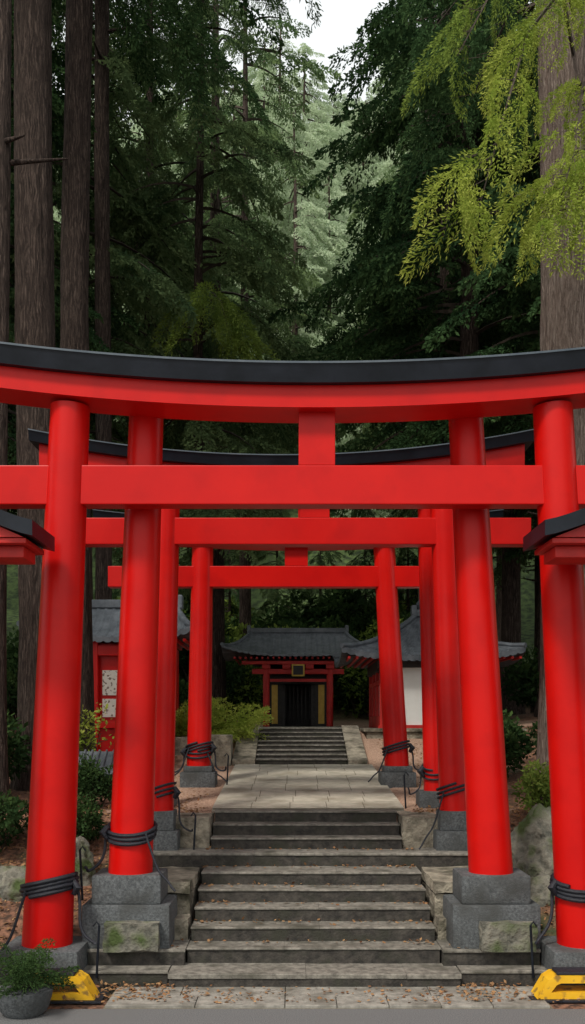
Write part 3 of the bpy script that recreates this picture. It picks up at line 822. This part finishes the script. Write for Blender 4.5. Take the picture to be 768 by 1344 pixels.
# ------------------------------------------------------------------ shrubs, ferns, rocks
def shrub_mesh(name,seed,rx,ry,rz,n,ls,mat,clumps=9):
    r=np.random.default_rng(seed); C=[]
    for _ in range(clumps):
        a=r.uniform(0,6.28); q=r.uniform(0.1,0.75); C.append((q*rx*math.cos(a),q*ry*math.sin(a),rz*r.uniform(0.35,0.85),r.uniform(0.3,0.55)))
    Q=[];T=[];st=[]
    for c in C: st+=stick((c[0]*0.15,c[1]*0.15,-0.1),c[:3],0.018,0.006)
    for i in range(n):
        c=C[r.integers(0,len(C))]; d=r.normal(0,1,3); d/=np.linalg.norm(d); rad=c[3]*(r.uniform(0.4,1)**0.5)
        p=np.array([c[0]+d[0]*rad*rx,c[1]+d[1]*rad*ry,max(0.02,c[2]+d[2]*rad*rz*0.8)])
        ld=d*0.5+r.normal(0,0.6,3)+np.array([0,0,0.15]); ld/=np.linalg.norm(ld); sd=np.cross(ld,r.normal(0,1,3)); sd/=np.linalg.norm(sd)+1e-9
        l=ls*r.uniform(0.6,1.3); w=l*0.27
        Q.append([p,p+ld*l*.5+sd*w,p+ld*l,p+ld*l*.5-sd*w]); T.append(max(0,d[2])*r.uniform(0,1))
    me=mesh_from_quads(name,np.array(Q),np.array(T),st); me.materials.append(mat); me.materials.append(M['twig']); return me
def place(name,me,x,y,z=None,s=1,rot=0):
    o=bpy.data.objects.new(name,me); COL.objects.link(o); o.location=(x,y,hgt(x,y) if z is None else z); o.scale=(s,)*3; o.rotation_euler=(0,0,rot); return o
shB=shrub_mesh("shrub_bright",1,0.6,0.5,0.8,2600,0.07,M['leafB']); shD=shrub_mesh("shrub_dark",2,0.8,0.7,1.0,3500,0.09,M['leafS'])
place("shrub",shB,3.85,14.9,None,0.95,1); place("shrub",shB,4.9,15.2,None,1.1,2.5)
place("dark_shrub",shD,-4.2,13.9,None,0.9,1); place("dark_shrub",shD,-3.2,14.2,None,0.7,3); place("dark_shrub",shD,-3.1,15.6,None,0.7,2)
place("dark_shrub",shD,-5.2,16,None,1.3,3);place("dark_shrub",shD,5.2,18,None,1.3,3);place("dark_shrub",shD,3.9,19,None,1.1,5)
for i in range(46):
    s=random.choice((-1,1)); x=0.3+s*random.uniform(3.6,13); y=random.uniform(19,48)
    if 1.2<x<6.2 and 23<y<29: continue
    if -6.5<x<-2 and 19<y<25.5: continue
    place("dark_shrub",shD,x,y,None,random.uniform(1.0,2.2),random.uniform(0,6))
for i in range(34):
    place("shrub",shB if i%3 else shD,random.uniform(-9,9),random.uniform(46,58),None,random.uniform(2.2,4.2),random.uniform(0,6))
sp=empty("sapling",(-3.72,17.6,hgt(-3.72,17.6)))
b=MB(); b.tube([(0,0,-0.1),(0.03,0,0.7),(-0.04,0,1.4),(0,0,1.75)],[0.03,0.025,0.015,0.006],8)
for i in range(10):
    a=random.uniform(0,6.28); z=random.uniform(0.5,1.4); l=random.uniform(0.3,0.5)
    b.tube([(0,0,z),(l*.6*math.cos(a),l*.6*math.sin(a),z+.2),(l*math.cos(a),l*math.sin(a),z+.25)],[0.01,0.007,0.004],5)
b.obj("stems",M['twig'],sp)
sm=shrub_mesh("sapling_leaves",7,0.5,0.5,1.35,700,0.085,M['leafY'],12)
o=bpy.data.objects.new("leaves",sm); COL.objects.link(o); o.parent=sp
def fern(name,x,y,z,seed,n=60,sc=0.6,mat='leafB',sx=1.0):
    r=np.random.default_rng(seed); Qs=[];Ts=[]
    for i in range(n):
        Q,T=TPLfine[r.integers(0,3)]
        R=rotm(r.uniform(0,6.28),r.uniform(0.1,1.1),r.uniform(-.4,.4))
        Qs.append((Q*sc*r.uniform(0.7,1.3))@R.T+np.array([r.uniform(-sx,sx),r.uniform(-.3,.3),r.uniform(0,0.25)])); Ts.append(T)
    me=mesh_from_quads(name,np.concatenate(Qs),np.concatenate(Ts)); me.materials.append(M[mat])
    return place(name,me,x,y,z)
fern("fern_hedge",-1.95,23.1,2.85,1,70,0.75,'leafY',0.95)
fern("potted_fern",-2.78,10.25,0.36,3,40,0.34,'leafS',0.14)
pot=MB(); prof=[(0.0,0.2),(0.06,0.25),(0.2,0.29),(0.26,0.3),(0.27,0.26),(0.22,0.24)]
pot.tube([(-2.78,10.25,0.1+z) for z,r in prof],[r for z,r in prof],24); pot.obj("stone_planter",M['granite'],None,True)

def rock(name,x,y,z,sx,sy,sz,seed):
    bm=bmesh.new(); bmesh.ops.create_icosphere(bm,subdivisions=5,radius=1)
    for v in bm.verts:
        d=v.co.normalized(); n=mnoise.noise(d*1.3+Vector((seed,0,0)))*0.4+abs(mnoise.noise(d*2.6+Vector((0,seed,0))))*-0.3+mnoise.noise(d*8)*0.07+mnoise.noise(d*20)*0.025
        v.co=Vector((d.x*sx,d.y*sy,d.z*sz))*(1.08+n)
    me=bpy.data.meshes.new(name); bm.to_mesh(me); bm.free()
    o=link(name,me,M['mossrock'],None,True); o.location=(x,y,z); return o
rock("boulder",3.42,13.5,1.25,0.52,0.45,0.62,1); rock("boulder",3.25,12.8,0.75,0.34,0.3,0.34,4)
rock("boulder",4.1,13.9,1.4,0.4,0.4,0.4,6); rock("boulder",-2.95,13.3,1.1,0.32,0.35,0.42,3); rock("boulder",-3.6,12.9,0.9,0.4,0.3,0.3,8)
rock("boulder",4.2,12.6,0.8,0.35,0.3,0.3,9)

# leaf litter (one mesh)
Q=[];T=[]
r=np.random.default_rng(5)
STEPS=[(11.72,12.05,0.46),(12.07,12.4,0.63),(12.43,12.77,0.80),(12.8,13.12,0.97),(13.15,13.68,1.135),(13.75,14.12,1.315)]
for i in range(20000):
    if i<12500:
        s=r.choice((-1,1)); x=0.25+s*r.uniform(1.6,5.2); y=r.uniform(10.6,15.5)
    elif i<19300:
        s=r.choice((-1,1)); x=0.25+s*r.uniform(1.7,6); y=r.uniform(15.2,24)
    else:
        x=None
    if x is None:
        a,b_,z=STEPS[r.integers(0,6)]; hw=1.45
        x=0.25+hw*(1-2*r.beta(0.5,0.5)); y=b_-abs(r.normal(0,0.1)) 
        if y<a: continue
        if r.uniform()<0.35: y=r.uniform(10.5,11.15); z=0.134
    else:
        ax=abs(x-0.25); z=hgt(x,y)
        if y<11.3 : z=max(z,0.12)
        if ax<2.6 and y<15:
            if y<11.3: z=0.135 if ax<2.2 else z
            elif 11.6<y<12.35: 
                z=0.462
                if r.uniform()<0.6: continue
            else: continue
    p=np.array([x,y,z+0.012]); d=r.normal(0,1,3); d[2]*=0.3; d/=np.linalg.norm(d); sd=np.cross(d,[0,0,1.0]+r.normal(0,.3,3)); sd/=np.linalg.norm(sd)
    l=r.uniform(0.03,0.075); w=l*0.3
    Q.append([p,p+d*l*.5+sd*w,p+d*l,p+d*l*.5-sd*w]); T.append(r.uniform(0,1))
me=mesh_from_quads("fallen_leaves",np.array(Q),np.array(T)); me.materials.append(M['litter']); place("fallen_leaves",me,0,0,0)

# ------------------------------------------------------------------ world & sun
W=bpy.data.worlds.new("World"); S.world=W; W.use_nodes=True; nt=W.node_tree
bg=nt.nodes["Background"]; sky=nt.nodes.new("ShaderNodeTexSky"); sky.sky_type='NISHITA'; sky.sun_disc=False
SE,SA=math.radians(52),math.radians(212)
sky.sun_elevation=SE; sky.sun_rotation=SA; sky.air_density=1.5; sky.dust_density=4
mx=nt.nodes.new("ShaderNodeMix"); mx.data_type='RGBA'; mx.inputs[0].default_value=0.8
mx.inputs[7].default_value=(9.4,9.6,9.4,1)
nt.links.new(sky.outputs[0],mx.inputs[6]); nt.links.new(mx.outputs[2],bg.inputs["Color"]); bg.inputs["Strength"].default_value=0.13
sd=bpy.data.lights.new("sun",'SUN'); sd.energy=2.8; sd.angle=math.radians(10); sd.color=(1,0.95,0.86)
so=bpy.data.objects.new("sun",sd); COL.objects.link(so)
dv=Vector((math.sin(SA)*math.cos(SE),math.cos(SA)*math.cos(SE),math.sin(SE)))
so.rotation_euler=dv.to_track_quat('Z','Y').to_euler(); so.location=(0,0,40)

# ------------------------------------------------------------------ camera
cd=bpy.data.cameras.new("camera"); co=bpy.data.objects.new("camera",cd); COL.objects.link(co)
co.location=(0,0,3.1); co.rotation_euler=(math.radians(90),0,0)
cd.sensor_fit='VERTICAL'; cd.sensor_height=36; cd.lens=34.82; cd.shift_y=0.2068; cd.clip_end=2000; cd.clip_start=0.1
S.camera=co
S.view_settings.view_transform='Standard'; S.view_settings.look='None'; S.view_settings.exposure=0
